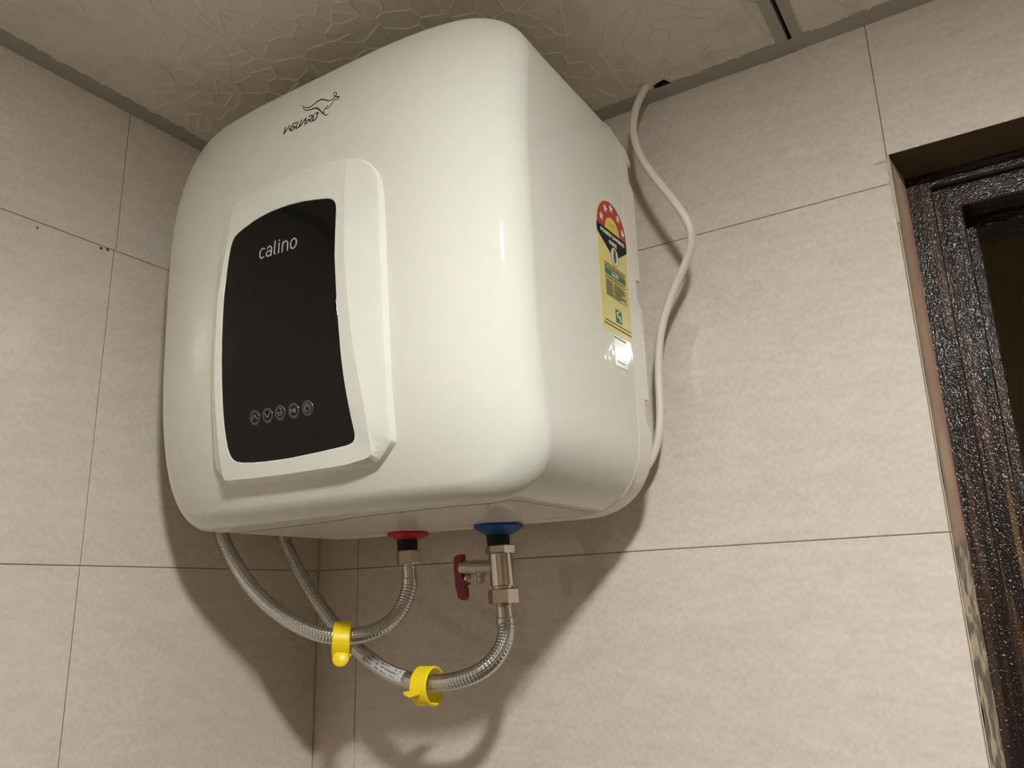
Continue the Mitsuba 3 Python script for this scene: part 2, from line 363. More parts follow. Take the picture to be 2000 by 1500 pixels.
prof = [(0, FY), (.0188, FY), (.0205, FY + .0015), (.0205, FY + .0068), (.0400, FY + .0068), (.0415, FY + .0085), (.0415, .1025), (.0490, .1025), (.0505, .104), (.0505, .150), (0, .150)]
XJ, ZJ, XJ1 = .682, .332, XO1 - .0065
def rail(ends):
    """Lofts the frame's section between two ends; each end maps (w, d) to a point."""
    r = [np.array([e(w, d) for w, d in prof]) for e in ends]
    m = loft(r, (True, True)); return m
door = struct('door_1', box(XJ1 + .001, XO1, FY, .15, ZF, ZJ), 'mat_wood_upright', label='dark brown varnished door frame in the back wall')
part(door, 'jamb', rail([lambda w, d: (XJ + w, d, ZF), lambda w, d: (XJ + w, d, ZJ - w)]), 'mat_wood_upright', smooth=35, label='upright of the door frame, streaky gloss varnish')
part(door, 'head', rail([lambda w, d: (XJ + w, d, ZJ - w), lambda w, d: (XJ1 - w, d, ZJ - w)]), 'mat_wood_level', smooth=35, label='top rail of the door frame')
part(door, 'jamb', rail([lambda w, d: (XJ1 - w, d, ZJ - w), lambda w, d: (XJ1 - w, d, ZF)]), 'mat_wood_upright', smooth=35)

# ------------------------------------------------------------------ water heater
hx0, hx1, hz0, hz1, HD, HG = 0.05623, 0.45843, 0.02587, 0.41518, 0.30378, 0.06001
HRC, HRI, HRY, HTP, HRCB, HSEAM, HTZ, HNE, DU, DV, DT, PU, PV = 0.05960, 0.01387, 0.01370, -0.00368, 0.06930, 0.09075, 0.00014, 2.41890, 0.03587, 0.03272, -0.00650, 4.23945, 3.52103
HXC, HZC = (hx0 + hx1) / 2, (hz0 + hz1) / 2
def outline(x0, x1, z0, z1, rc, n=16, m=14):
    rc = max(rc, .002); a = np.linspace(0, np.pi / 2, n); c = np.cos(a) ** (2 / HNE); s = np.sin(a) ** (2 / HNE); c[-1] = 0
    P = []
    for cx, cz, d in ((x1 - rc, z1 - rc, (c, s)), (x0 + rc, z1 - rc, (-s, c)), (x0 + rc, z0 + rc, (-c, -s)), (x1 - rc, z0 + rc, (s, -c))):
        P.append(np.stack([cx + rc * d[0], cz + rc * d[1]], 1))
    Q = []
    for k in range(4):
        Q.append(P[k]); nx = P[(k + 1) % 4][0]
        Q.append(P[k][-1] + (nx - P[k][-1]) * np.linspace(0, 1, m + 2)[1:-1, None])
    return np.concatenate(Q)
def dome(x, z):
    u = np.abs((x - HXC) / ((hx1 - hx0) / 2)); v = (z - HZC) / ((hz1 - hz0) / 2)
    return -(HD - DU * u ** PU - DV * np.abs(v) ** PV - DT * v)
def section(y, grow=0.):
    t = (y + HD) / (HD - HG); rc = HRC * (1 - t) + HRCB * t
    o = outline(hx0 + HTP * t - grow, hx1 - HTP * t + grow, hz0 + HTZ * t - grow, hz1 - HTZ * t + grow, rc)
    return np.stack([o[:, 0], np.full(len(o), y), o[:, 1]], 1)
def side_x(y): return hx1 - HTP * (y + HD) / (HD - HG)
wh = thing('water_heater', 'white rounded-square electric storage water heater with black glass front panel, hung in the wall corner', 'water heater')
rings = []
o = section(-HSEAM, -.006); rings.append(o)
rings += [section(-HSEAM, -.0004), section(-HSEAM - .0003, .0005), section(-HSEAM - .0010, .0006), section(-HSEAM - .0020, .0002), section(-HSEAM - .0026, 0)]
for y in (-.105, -.13, -.16, -.19, -.215): rings.append(section(y))
ph = np.linspace(0, np.pi / 2, 13)
for i in list(HRI * (1 - np.cos(ph))):
    e = HRY * (1 - math.sqrt(max(1 - ((HRI - i) / HRI) ** 2, 0)))
    g = HTP * .22 * (1 - i / HRI)
    o = outline(hx0 + i + g, hx1 - i - g, hz0 + i, hz1 - i, HRC - i * .8)
    rings.append(np.stack([o[:, 0], dome(o[:, 0], o[:, 1]) + e, o[:, 1]], 1))
last = rings[-1]
for s in np.linspace(1, 0.0, 30)[1:-1]:
    o = np.stack([HXC + (last[:, 0] - HXC) * s, last[:, 1], HZC + (last[:, 2] - HZC) * s], 1); o[:, 1] = dome(o[:, 0], o[:, 2]); rings.append(o)
cover = loft(rings, (False, True))
part(wh, 'front_cover', cover, 'mat_enamel', smooth=35, label='glossy white front cover')
rr = [section(-HSEAM + .0006, -.0012), section(-HSEAM + .0012, -.0006), section(-.075, -.0008), section(-.062, -.0014), section(-HG, -.003)]
shell = loft(rr, (True, True))
import manifold3d as m3
def man(m): return m3.Manifold(m3.Mesh(np.asarray(m.vertices, np.float32), np.asarray(m.faces, np.uint32)))
def unman(m):
    q = m.to_mesh(); return trimesh.Trimesh(q.vert_properties[:, :3], q.tri_verts, process=False)
sh = trimesh.Trimesh(shell.vertices, shell.faces, process=True)
if sh.volume < 0: sh.invert()
S = man(sh)
xs = side_x(-.06)
for z in (.3516, .2318, .1193):
    for X in (xs, 2 * HXC - xs):
        w = trimesh.creation.extrude_polygon(sg.Polygon([(-.0125, -.012), (.004, -.024), (.004, .010), (-.0125, .008)]), .036, engine='earcut')   # (y, z) wedge
        M = np.eye(4); M[:3, :3] = np.array([[0, 0, 1], [1, 0, 0], [0, 1, 0]]); M[:3, 3] = (X - .018, -HG, z - .002); w.apply_transform(M)
        if w.volume < 0: w.invert()
        S = S - man(w)
part(wh, 'rear_shell', unman(S), 'mat_shell', smooth=35, label='matt off-white rear shell with notches at the wall side')
for hang in ([box(HXC - .14, HXC + .14, -HG - .002, -.0015, .30, .345), box(HXC - .15, HXC - .11, -HG - .002, -.0015, .24, .30), box(HXC + .11, HXC + .15, -HG - .002, -.0015, .24, .30), box(HXC - .1, HXC + .1, -HG - .002, -.0015, .06, .075)]):
    part(wh, 'wall_bracket', hang, 'mat_metal_grid', label='mounting bracket behind the heater')
# plate let into the underside of the cover, following its surface
from scipy.interpolate import LinearNDInterpolator
lowv = cover.vertices[(cover.vertices[:, 2] < .05) & (cover.vertices[:, 1] > -.285)]
under = LinearNDInterpolator(lowv[:, :2], lowv[:, 2])
bx0, bx1 = 2 * HXC - .4188, .4188
gxx, gyy = np.meshgrid(np.linspace(bx0, bx1, 60), np.linspace(0, 1, 40))
fy = np.interp(gxx, [bx0, .105, .13, .20, .28, .335, .3833, bx1], [-.204, -.213, -.2175, -.222, -.2362, -.2404, -.2417, -.2322])
gy2 = fy + (-.0935 - fy) * gyy
gz = under(gxx, gy2) - .0003; gz = np.where(np.isnan(gz), hz0, gz)
V = np.stack([gxx, gy2, gz], -1).reshape(-1, 3); kk = (np.arange(39)[:, None] * 60 + np.arange(59)).ravel()
plate = tri(V, np.stack([kk, kk + 60, kk + 61, kk + 1], 1))
part(wh, 'bottom_plate', plate, 'mat_under', smooth=True, label='flat plate on the underside')

# front panel: frame and black glass, on the domed front
def fac(z): return np.clip((.31 - z) / .1, .1, 1)
def on_front(P, h): return np.stack([P[:, 0] + HXC, dome(P[:, 0] + HXC, P[:, 1]) - h, P[:, 1]], 1)
GLASS = np.array([(-0.0604, 0.2541), (-0.0575, 0.261), (-0.0497, 0.2649), (-0.0315, 0.2701), (-0.0134, 0.2722), (0.0046, 0.2719), (0.0222, 0.2701), (0.0394, 0.2665), (0.0506, 0.2639), (0.0557, 0.2614), (0.0592, 0.2572), (0.0602, 0.2521), (0.0611, 0.2249), (0.0631, 0.1872), (0.0655, 0.1513), (0.0673, 0.1243), (0.0698, 0.0981), (0.0714, 0.0798), (0.0713, 0.0756), (0.0684, 0.072), (0.0627, 0.0705), (0.0329, 0.0691), (0.0003, 0.0682), (-0.0222, 0.0686), (-0.0394, 0.0695), (-0.051, 0.0708), (-0.0578, 0.0727), (-0.0615, 0.0767), (-0.063, 0.0829), (-0.0635, 0.1015), (-0.0631, 0.1302), (-0.0633, 0.1599), (-0.0631, 0.1904), (-0.062, 0.217), (-0.0618, 0.2379)])
RIM = np.array([(0.0742, 0.2922), (0.0852, 0.2863), (0.0927, 0.279), (0.0982, 0.2684), (0.1006, 0.2441), (0.1018, 0.2228), (0.1034, 0.1864), (0.1039, 0.1556), (0.1035, 0.1223), (0.102, 0.0973), (0.1009, 0.0799), (0.0993, 0.0689), (0.0918, 0.0621), (0.0838, 0.0558), (0.0578, 0.0551), (0.027, 0.0551), (-0.0056, 0.055), (-0.0397, 0.0557), (-0.0737, 0.057), (-0.0802, 0.0633), (-0.0865, 0.0708), (-0.0821, 0.096), (-0.0804, 0.1249), (-0.0798, 0.159), (-0.079, 0.1897), (-0.0785, 0.2215), (-0.0782, 0.2426), (-0.0763, 0.2613), (-0.0722, 0.2821), (-0.064, 0.2944), (-0.0453, 0.2983), (-0.0234, 0.2999), (0.0009, 0.3001), (0.0244, 0.3003), (0.0526, 0.2974)])
BASE = np.array([(0.0781, 0.2925), (0.0909, 0.2835), (0.0992, 0.2741), (0.1035, 0.2639), (0.1048, 0.2448), (0.1052, 0.2242), (0.1058, 0.1881), (0.1063, 0.157), (0.1058, 0.1234), (0.1042, 0.0983), (0.1029, 0.0807), (0.1014, 0.0693), (0.0932, 0.0621), (0.0842, 0.0553), (0.0613, 0.0541), (0.0196, 0.0528), (-0.0134, 0.053), (-0.048, 0.054), (-0.0806, 0.0559), (-0.0827, 0.0623), (-0.0895, 0.0698), (-0.0851, 0.096), (-0.0834, 0.1249), (-0.0828, 0.159), (-0.082, 0.1897), (-0.0815, 0.2215), (-0.0812, 0.2426), (-0.0793, 0.2613), (-0.0752, 0.2831), (-0.067, 0.2954), (-0.0483, 0.2993), (-0.0264, 0.3009), (-0.0021, 0.3011), (0.0214, 0.3013), (0.0496, 0.2984)])
CREASE = np.array([(0.0687, 0.2921), (0.0681, 0.2799), (0.0686, 0.2662), (0.0699, 0.2482), (0.0715, 0.2304), (0.0746, 0.1924), (0.0772, 0.1643), (0.0797, 0.1427), (0.0826, 0.119), (0.0855, 0.0958), (0.0851, 0.0728), (0.0844, 0.0598), (0.0578, 0.0567), (0.027, 0.0567), (-0.0056, 0.0566), (-0.0397, 0.0573), (-0.0737, 0.0586), (-0.074, 0.0625), (-0.072, 0.0823), (-0.0704, 0.1065), (-0.0701, 0.1313), (-0.0698, 0.1567), (-0.0686, 0.1826), (-0.0682, 0.2003), (-0.0668, 0.2181), (-0.0665, 0.2367), (-0.0648, 0.2553), (-0.0639, 0.2695), (-0.0647, 0.2846), (-0.064, 0.293), (-0.0453, 0.2969), (-0.0234, 0.2985), (0.0009, 0.2987), (0.0244, 0.2989), (0.0526, 0.296)])
NA = 240
def polar(P, c=(0.004, .165)):
    d = P - np.array(c); a = np.arctan2(d[:, 1], d[:, 0]); r = np.hypot(d[:, 0], d[:, 1]); i = np.argsort(a); a, r = a[i], r[i]
    A = np.linspace(-np.pi, np.pi, NA, endpoint=False)
    rr = np.interp(A, np.r_[a - 2 * np.pi, a, a + 2 * np.pi], np.r_[r, r, r])
    return np.stack([c[0] + rr * np.cos(A), c[1] + rr * np.sin(A)], 1)
def dense(P):                                  # straight between control points, finely sampled
    Q = np.vstack([P, P[:1]]); return np.concatenate([a + (b - a) * np.linspace(0, 1, 14, endpoint=False)[:, None] for a, b in zip(Q[:-1], Q[1:])])
def smoothed(P, passes=1):
    Q = dense(P)
    for _ in range(passes * 6): Q = .25 * np.roll(Q, 1, 0) + .5 * Q + .25 * np.roll(Q, -1, 0)
    return Q
g0 = polar(smoothed(GLASS, 2)); cr, rm, bs = (polar(smoothed(P, k)) for P, k in ((CREASE, 2), (RIM, 1), (BASE, 1)))
fr = []
def grow(P, d):
    c = P.mean(0); v = P - c; return P + v / np.linalg.norm(v, axis=1)[:, None] * d
fr.append(on_front(grow(g0, .0003), .0030 * fac(g0[:, 1]) - .001))
fr.append(on_front(grow(g0, .0003), .0074 * fac(g0[:, 1])))
fr.append(on_front(grow(g0, .0009), .0080 * fac(g0[:, 1])))
for s in (.35, .7, .96): P = grow(g0, .0009) * (1 - s) + cr * s; fr.append(on_front(P, (.0080 + .0014 * s) * fac(P[:, 1])))
fr.append(on_front(cr * .99 + rm * .01, .0094 * fac(cr[:, 1])))
for s in (.08, .4, .8, .95): P = cr * (1 - s) + rm * s; fr.append(on_front(P, (.0094 - .0048 * s) * fac(P[:, 1])))
fr.append(on_front(rm, .0043 * fac(rm[:, 1])))
fr.append(on_front(rm * .8 + bs * .2, .0034 * fac(rm[:, 1])))
fr.append(on_front(bs, -.001 + 0 * bs[:, 1])); fr.append(on_front(bs, -.006 + 0 * bs[:, 1]))
pf = part(wh, 'panel_frame', loft(fr), 'mat_frame_white', smooth=4.5, label='slightly greener white raised frame with chamfered lower corners')
gl = []
for s in (1, .9965, .99): gl.append(on_front(g0.mean(0) + (g0 - g0.mean(0)) * s, (.0069 if s == 1 else .0074) * fac(g0[:, 1])))
for s in np.linspace(.9, .06, 9): P = g0.mean(0) + (g0 - g0.mean(0)) * s; gl.append(on_front(P, .0075 * fac(P[:, 1])))
gp = part(wh, 'glass_panel', loft(gl, (False, True)), 'mat_black_glass', smooth=40, label='glossy black glass control panel')
def on_dome(poly_mesh, h_in, h_out):
    """Lays a flat mesh (x across, y up, z thickness 0..1) on the domed front between two heights."""
    v = poly_mesh.vertices; f = np.asarray(poly_mesh.faces)
    h = (h_in + (h_out - h_in) * v[:, 2]) if not callable(h_in) else h_in(v[:, 1]) + (h_out(v[:, 1]) - h_in(v[:, 1])) * v[:, 2]
    V = on_front(v[:, :2], h); m = trimesh.Trimesh(V, f, process=False)
    m.fix_normals(); return m
hg = lambda z: .0075 * fac(z)
# lettering on the glass
def word_calino():
    X, hh, w = .0086, .0118, .00118; arc = lambda cx, cy, rx, ry, a0, a1: [(cx + rx * math.cos(math.radians(t)), cy + ry * math.sin(math.radians(t))) for t in np.linspace(a0, a1, 18)]
    r = X / 2; L = [
        arc(.0034, r, .0031, r, 52, 308),
        arc(.0112, r * 1.25, .0027, r * .75, 150, 0) + [(.0139, 0)], arc(.0110, r * .55, .0028, r * .55, 0, 360),
        [(.0174, hh), (.0174, .0008), (.0188, .0001)],
        [(.0224, X), (.0224, 0)],
        [(.0266, X), (.0266, 0)], [(.0266, r * 1.2)] + arc(.0295, r * 1.25, .0029, r * .75, 170, 0) + [(.0324, 0)],
        arc(.0389, r, .0033, r, 0, 360)]
    return so.unary_union([stroke(q, w) for q in L] + [sg.Point(.0224, X + .0026).buffer(.0008)])
lt_m = prism(word_calino(), 0, 1); v = lt_m.vertices.copy()
v[:, 0] += -.0224; v[:, 1] += .2316 - .028 * (v[:, 0] + .0224)
part(gp, 'lettering', on_dome(trimesh.Trimesh(v, lt_m.faces, process=False), hg, lambda z: hg(z) + .0003), 'mat_print_grey', label='pale grey word calino')
def ring(cx, cz, r, w): return sg.Point(cx, cz).buffer(r, quad_segs=10).difference(sg.Point(cx, cz).buffer(r - w, quad_segs=10))
def icon(i, x, z):
    s = .0028
    if i == 0: return stroke([(x - s, z - s * .5), (x, z + s * .7), (x + s, z - s * .5)], .0007)
    if i == 1: return stroke([(x - s, z + s * .6), (x, z - s * .6), (x + s, z + s * .6)], .0007)
    if i == 2: return so.unary_union([stroke([(x - s, z), (x + s, z)], .0006), stroke([(x - s * .8, z), (x - s * .5, z - s * .7), (x + s * .5, z - s * .7), (x + s * .8, z)], .0006), stroke([(x + s * .6, z), (x + s * .6, z + s), (x, z + s)], .0005)])
    if i == 3: return so.unary_union([stroke([(x - s, z - s * .5), (x - s, z + s * .5), (x - s * .4, z - s * .1), (x + s * .2, z + s * .5), (x + s * .2, z - s * .5)], .0006), stroke([(x + s * .7, z + s * .5), (x + s * .7, z - s * .5)], .0005)])
    a = np.linspace(np.pi * .62, np.pi * 2.38, 20); return so.unary_union([stroke([(x + s * .95 * math.cos(t), z + s * .95 * math.sin(t)) for t in a], .0006), stroke([(x, z + s * .2), (x, z + s * 1.15)], .0007)])
for i, (x, z) in enumerate([(-.0272, .1022), (-.0129, .1018), (.0010, .1020), (.0155, .1014), (.0300, .1012)]):
    a = np.arange(28) * 2 * np.pi / 28; R = []
    for r, h in ((.0061, -.0003), (.0059, .0002), (.0053, .0006), (.0046, .0002), (.0036, -.0001), (.0018, -.0002)):
        P = np.stack([x + r * np.cos(a), z + r * np.sin(a)], 1); R.append(on_front(P, .0075 * fac(P[:, 1]) + h))
    bm = loft(R, (False, True))
    k = part(gp, 'button', bm, 'mat_button', smooth=40, label=['touch button with an up arrow', 'touch button with a down arrow', 'touch button with a bath sign', 'touch button with a mode sign', 'touch button with a power sign'][i])
    ic = prism(icon(i, x, z), 0, 1)
    part(gp, 'button_sign', on_dome(ic, lambda q: hg(q) + .0000, lambda q: hg(q) + .0005), 'mat_icon')
# emblem and maker's lettering on the cover
def vstroke(pts, w0, w1, w2=None):
    P = closed_fit(np.array(pts)); n = len(P); w = np.interp(np.linspace(0, 1, n), [0, .5, 1], [w0, w1, w2 if w2 is not None else w0])
    return so.unary_union([sg.MultiPoint([P[i], P[i + 1]]).convex_hull.buffer((w[i] + w[i + 1]) / 4, quad_segs=3) for i in range(n - 1)])
def closed_fit(P):
    s = np.r_[0, np.cumsum(np.linalg.norm(np.diff(P, axis=0), axis=1))]; return CubicSpline(s, P)(np.linspace(0, s[-1], max(8, 5 * len(P))))
mm = 1e-3
animal = so.unary_union([
    vstroke([(0.00444, 0.3712), (0.00917, 0.36707), (0.01436, 0.36524), (0.01822, 0.36594), (0.0223, 0.36751), (0.02562, 0.3682), (0.03009, 0.36664), (0.03497, 0.36346), (0.03896, 0.36144), (0.04138, 0.36154), (0.04336, 0.36326), (0.04445, 0.36371)], .5 * mm, 1.15 * mm, .6 * mm),
    vstroke([(0.04445, 0.36371), (0.04189, 0.3668), (0.04144, 0.3692), (0.04297, 0.36897), (0.0447, 0.3672), (0.04498, 0.36442), (0.04445, 0.36371)], .55 * mm, .45 * mm),
    vstroke([(0.04442, 0.36382), (0.04713, 0.36179), (0.0493, 0.36082)], .6 * mm, 1.0 * mm, 1.1 * mm), vstroke([(0.0493, 0.36082), (0.0493, 0.35989), (0.04813, 0.35877), (0.0463, 0.35935)], .5 * mm, .4 * mm),
    vstroke([(0.04624, 0.35961), (0.04385, 0.3595), (0.0428, 0.35787), (0.04138, 0.35571), (0.03939, 0.35382), (0.038, 0.3535), (0.03676, 0.35357), (0.03614, 0.35512), (0.03802, 0.35648)], .55 * mm, .5 * mm, .35 * mm),
    vstroke([(0.03645, 0.35485), (0.03469, 0.35399), (0.03419, 0.35192), (0.03475, 0.34942)], .45 * mm, .65 * mm, .9 * mm),
    vstroke([(0.00603, 0.36799), (0.00954, 0.36422), (0.01375, 0.36213), (0.01751, 0.36144), (0.02175, 0.36077), (0.02588, 0.35849), (0.02921, 0.35519), (0.03263, 0.35122), (0.03545, 0.34845), (0.0378, 0.34658), (0.04047, 0.34659)], .5 * mm, 1.2 * mm, .5 * mm),
    sg.Point(0.04565, 0.36138).buffer(.0003)])
def letters():
    H, w = .0069, .00105; sl = .22; out = []
    def L(x, strokes):
        for s in strokes: out.append(stroke([((x + a) * 1.015 + .0004 + sl * b * H, .3469 + b * H) for a, b in s], w))
    W = .0050
    L(-.0128, [[(0, 1), (.0016, 0), (.0050, 1)]])
    L(-.0066, [[(0, .42), (.0011, .42)]])
    L(-.0043, [[(.0043, 1), (.0008, 1), (.0, .85), (.0, .12), (.0007, 0), (.0037, 0), (.0042, .1), (.0042, .48), (.0022, .48)]])
    L(.0021, [[(0, 1), (0, .12), (.0007, 0), (.0036, 0), (.0042, .12), (.0042, 1)]])
    L(.0085, [[(-.0008, 0), (.0028, 1), (.0047, 0)]])
    L(.0150, [[(0, 0), (0, .62)], [(.0, 1), (.0036, 1), (.0043, .88), (.0041, .5), (.0036, .42), (.0013, .42)], [(.0026, .42), (.0046, 0)]])
    L(.0213, [[(0, .0), (.0035, 0), (.0042, .14), (.0042, .86), (.0036, 1), (.0004, 1)], [(0, 0), (0, .72)]])
    return so.unary_union(out)
part(wh, 'emblem', on_dome(prism(animal, 0, 1), -.0002, .0003), 'mat_print_black', label='thin black line drawing of a leaping kangaroo')
part(wh, 'lettering', on_dome(prism(letters(), 0, 1), -.0002, .0003), 'mat_print_black', label='black slanted word V-GUARD')

# energy label on the right side: u along y from its front edge, v = height, stacked thin layers
Y0 = -.1495
def on_side(poly, layer, t=.00022):
    m = prism(poly, 0, 1); v = m.vertices; y = Y0 + v[:, 0]
    x = side_x(y) + layer * .00022 + v[:, 2] * t - (.0003 if layer == 0 else 0) * (1 - v[:, 2])
    q = trimesh.Trimesh(np.stack([x, y, v[:, 1]], 1), m.faces, process=False); q.fix_normals(); return q
LW, LR = .059, .0295; cz = .2656
disc = sg.Point(LR, cz).buffer(LR, quad_segs=24)
body = so.unary_union([sg.box(0, .1712, LW, cz), disc.intersection(sg.box(0, cz - .001, LW, .4))])
el = part(wh, 'energy_label', on_side(body, 0), 'mat_yellow_paper', label='yellow energy rating label with a red half-round top')
part(el, 'star_arch', on_side(disc.buffer(-.0012).intersection(sg.box(0, cz, LW, .4)), 1), 'mat_red_print', label='red arch')
part(el, 'inner_arch', on_side(sg.Point(LR, cz).buffer(.0135, quad_segs=16).intersection(sg.box(0, cz, LW, .4)), 2), 'mat_yellow_bright', label='bright yellow half disc')
def star(x, y, r): return sg.Polygon([(x + (r if i % 2 == 0 else r * .4) * math.sin(i * math.pi / 5), y + (r if i % 2 == 0 else r * .4) * math.cos(i * math.pi / 5)) for i in range(10)])
for x, z in ((.0096, .2738), (.0184, .2846), (.0298, .2886), (.0432, .2838), (.0512, .2727)):
    part(el, 'star', on_side(star(x, z, .0044), 2), 'mat_white_print', label='white star')
def words(text, x0, x1, z, h):
    m = meshkit.text_mesh(text, h, 1.0, bold=True); b = m.bounds; v = m.vertices.copy()
    v[:, 0] = x0 + (v[:, 0] - b[0][0]) * (x1 - x0) / (b[1][0] - b[0][0]); v[:, 1] += z
    y = Y0 + v[:, 0]; return m, v
def word_side(text, x0, x1, z, h, layer):
    m, v = words(text, x0, x1, z, h); y = Y0 + v[:, 0]
    x = side_x(y) + layer * .00022 + (v[:, 2] > .5) * .0002
    q = trimesh.Trimesh(np.stack([x, y, v[:, 1]], 1), m.faces, process=False); return q
def dashes(rows_, x0, x1, h, seed):
    """Rows of illegibly small print: short bars of uneven length."""
    r = np.random.default_rng(seed); out = []
    for z in rows_:
        x = x0
        while x < x1 - .002:
            w = min(r.uniform(.0022, .0062), x1 - x); out.append(sg.box(x, z + h * .15, x + w, z + h * .75)); x += w + r.uniform(.0005, .0011)
    return so.unary_union(out)
part(el, 'band', on_side(sg.Polygon([(0, cz), (LW, cz), (LW, .2565), (.0387, .2446), (.0240, .2446), (0, .2578)]), 1), 'mat_rubber', label='black band')
part(el, 'lettering', cat([word_side('POWER SAVINGS', .0068, .0530, .2596, .0034, 2), word_side('GUIDE', .0218, .0372, .2530, .0034, 2)]), 'mat_white_print', label='white words POWER SAVINGS GUIDE')
ov = affinity.scale(sg.Point(.0311, .2432).buffer(1, quad_segs=14), .0070, .0088)
part(el, 'oval_seal', on_side(ov, 2), 'mat_white_print', label='pale oval seal')
part(el, 'seal_print', on_side(so.unary_union([ov.difference(ov.buffer(-.0004)), affinity.scale(sg.Point(.0311, .2432).buffer(1), .0030, .0062), sg.box(.0295, .2445, .0327, .2500)]), 3), 'mat_ink')
part(el, 'green_band', on_side(sg.box(.0105, .2225, .0505, .2278), 1), 'mat_green_print', label='dark green band')
part(el, 'number', word_side('0.470', .0235, .0358, .2236, .0030, 2), 'mat_white_print', label='white number on the green band')
fine = so.unary_union([sg.box(.0105, .2322, .0510, .2327), dashes([.2300, .2287], .011, .050, .0009, 1), dashes([.2202], .011, .050, .0011, 2), sg.box(.0105, .2186, .0510, .2189)]
    + [dashes([.2162 - k * .0024], .0115, .0245, .0012, 10 + k) for k in range(6)] + [dashes([.2162 - k * .0024], .0270, .0270 + rng.uniform(.012, .022), .0012, 30 + k) for k in range(6)]
    + [sg.box(.0105, .2152 - k * .0024, .0510, .2154 - k * .0024) for k in range(6)]
    + [dashes([.1795], .0053, .0543, .0011, 51), dashes([.1762], .0040, .0550, .0014, 52)] + [dashes([.2722, .2700], .0195, .0395, .0011, 60)])
part(el, 'small_print', on_side(fine, 2), 'mat_ink', kind='stuff')
part(el, 'square_emblem', on_side(sg.box(.0262, .1826, .0378, .1942), 1), 'mat_green_print', label='dark green square emblem')
part(el, 'emblem_flash', on_side(so.unary_union([stroke([(.0285, .1905), (.0300, .1880), (.0340, .1882), (.0352, .1850)], .0016), stroke([(.0290, .1918), (.0330, .1925)], .0010)]), 2), 'mat_white_print')
wl2 = part(wh, 'test_label', on_side(sg.box(.0195, .1434, .0435, .1700), 1), 'mat_pale_label', label='small white sticker below the yellow label')
part(wl2, 'small_print', on_side(so.unary_union([dashes([.1672], .0205, .0425, .0016, 71), dashes([.1470], .0235, .040, .0010, 72)]), 2), 'mat_ink', kind='stuff')

# outlets with coloured collars
RX, BX, PY = .2146, .3200, -.095
def axis_pt(x0, z, tilt=.055): return np.array([x0 + (.0225 - z) * tilt, PY, z])
ZB = .0246
part(wh, 'collar', lathe([(.0095, .0235 + .003), (.0200, .0235 + .002), (.0205, .0235), (.0190, .0225), (.0115, .0188), (.0100, .0188)], 48, (0, 0, 1), (RX, PY, 0)), 'mat_red_plastic', smooth=40, label='red collar of the hot outlet')
part(wh, 'collar', lathe([(.0095, .0235 + .003), (.0225, .0235 + .002), (.0230, .0235), (.0215, .0222), (.0118, .0165), (.0100, .0165)], 48, (0, 0, 1), (BX, PY, 0)), 'mat_blue_plastic', smooth=40, label='blue collar of the cold inlet')
part(wh, 'sleeve', lathe([(.0094, .026), (.0100, .019), (.0097, .0080), (.0080, .0078)], 36, (-.055, 0, 1), (RX, PY, 0)), 'mat_rubber', smooth=40, label='black outlet sleeve')
part(wh, 'sleeve', lathe([(.0102, .026), (.0106, .019), (.0102, .0066), (.0080, .0064)], 36, (-.055, 0, 1), (BX, PY, 0)), 'mat_rubber', smooth=40, label='black inlet sleeve')

# ------------------------------------------------------------------ hoses
def hexnut(x0, z1, z0, r, tilt=.055):
    b = .0010
    return lathe([(r * .80, z1), (r * .93, z1), (r, z1 - b), (r, z0 + b), (r * .93, z0), (r * .70, z0)], 6, (-tilt, 0, 1), (x0 + .0225 * tilt, PY, 0), hexa=6)
def turned(x0, prof_, tilt=.055): return lathe(prof_, 36, (-tilt, 0, 1), (x0 + .0225 * tilt, PY, 0))
def braid(pts, r0=.0071, phase=0.):
    P = smooth_path(pts, 1); C_, S_ = spline(P, .00045)
    n = 56; a = np.arange(n) * 2 * np.pi / n
    A, SS = np.meshgrid(a, S_); k = 14; pitch = .0030
    u = k * A; w = SS / pitch * 2 * np.pi
    h = np.cos((u + w) / 2 + phase) * np.cos((u - w) / 2)
    r = r0 + .00034 * np.sign(h) * np.abs(h) ** .8 * 1.0
    return tube(C_, r, n), C_, S_
H1 = [(0.2168, -0.095, -0.0228), (0.217, -0.096, -0.0285), (0.2147, -0.1, -0.0416), (0.2126, -0.107, -0.0521), (0.2087, -0.117, -0.0604), (0.2017, -0.128, -0.0662), (0.1921, -0.138, -0.0688), (0.1807, -0.146, -0.0693), (0.1673, -0.152, -0.0683), (0.1517, -0.156, -0.0642), (0.1355, -0.16, -0.0575), (0.1178, -0.163, -0.0485), (0.0983, -0.165, -0.0377), (0.0766, -0.166, -0.0218), (0.0576, -0.167, -0.0034), (0.0423, -0.167, 0.0133), (0.0290, -0.166, 0.0296), (0.0205, -0.165, 0.0420), (0.0150, -.163, .060), (.0125, -.160, .080)]
H2 = [(0.3247, -0.095, -0.0585), (0.3269, -0.097, -0.064), (0.328, -0.1, -0.072), (0.3273, -0.106, -0.0822), (0.3238, -0.113, -0.0909), (0.3165, -0.118, -0.0976), (0.3053, -0.121, -0.1029), (0.2899, -0.122, -0.1066), (0.2719, -0.12, -0.1087), (0.2526, -0.117, -0.1091), (0.226, -0.113, -0.1079), (0.2074, -0.109, -0.1038), (0.1915, -0.105, -0.099), (0.1718, -0.101, -0.0913), (0.1548, -0.097, -0.0837), (0.1382, -0.094, -0.0748), (0.1211, -0.091, -0.0636), (0.1044, -0.089, -0.0509), (0.0833, -0.087, -0.0326), (0.0639, -0.086, -0.0131), (0.0472, -0.086, 0.0075), (0.0353, -0.087, 0.0262), (0.0283, -0.088, 0.0388), (.021, -.088, .058), (.0165, -.086, .08)]
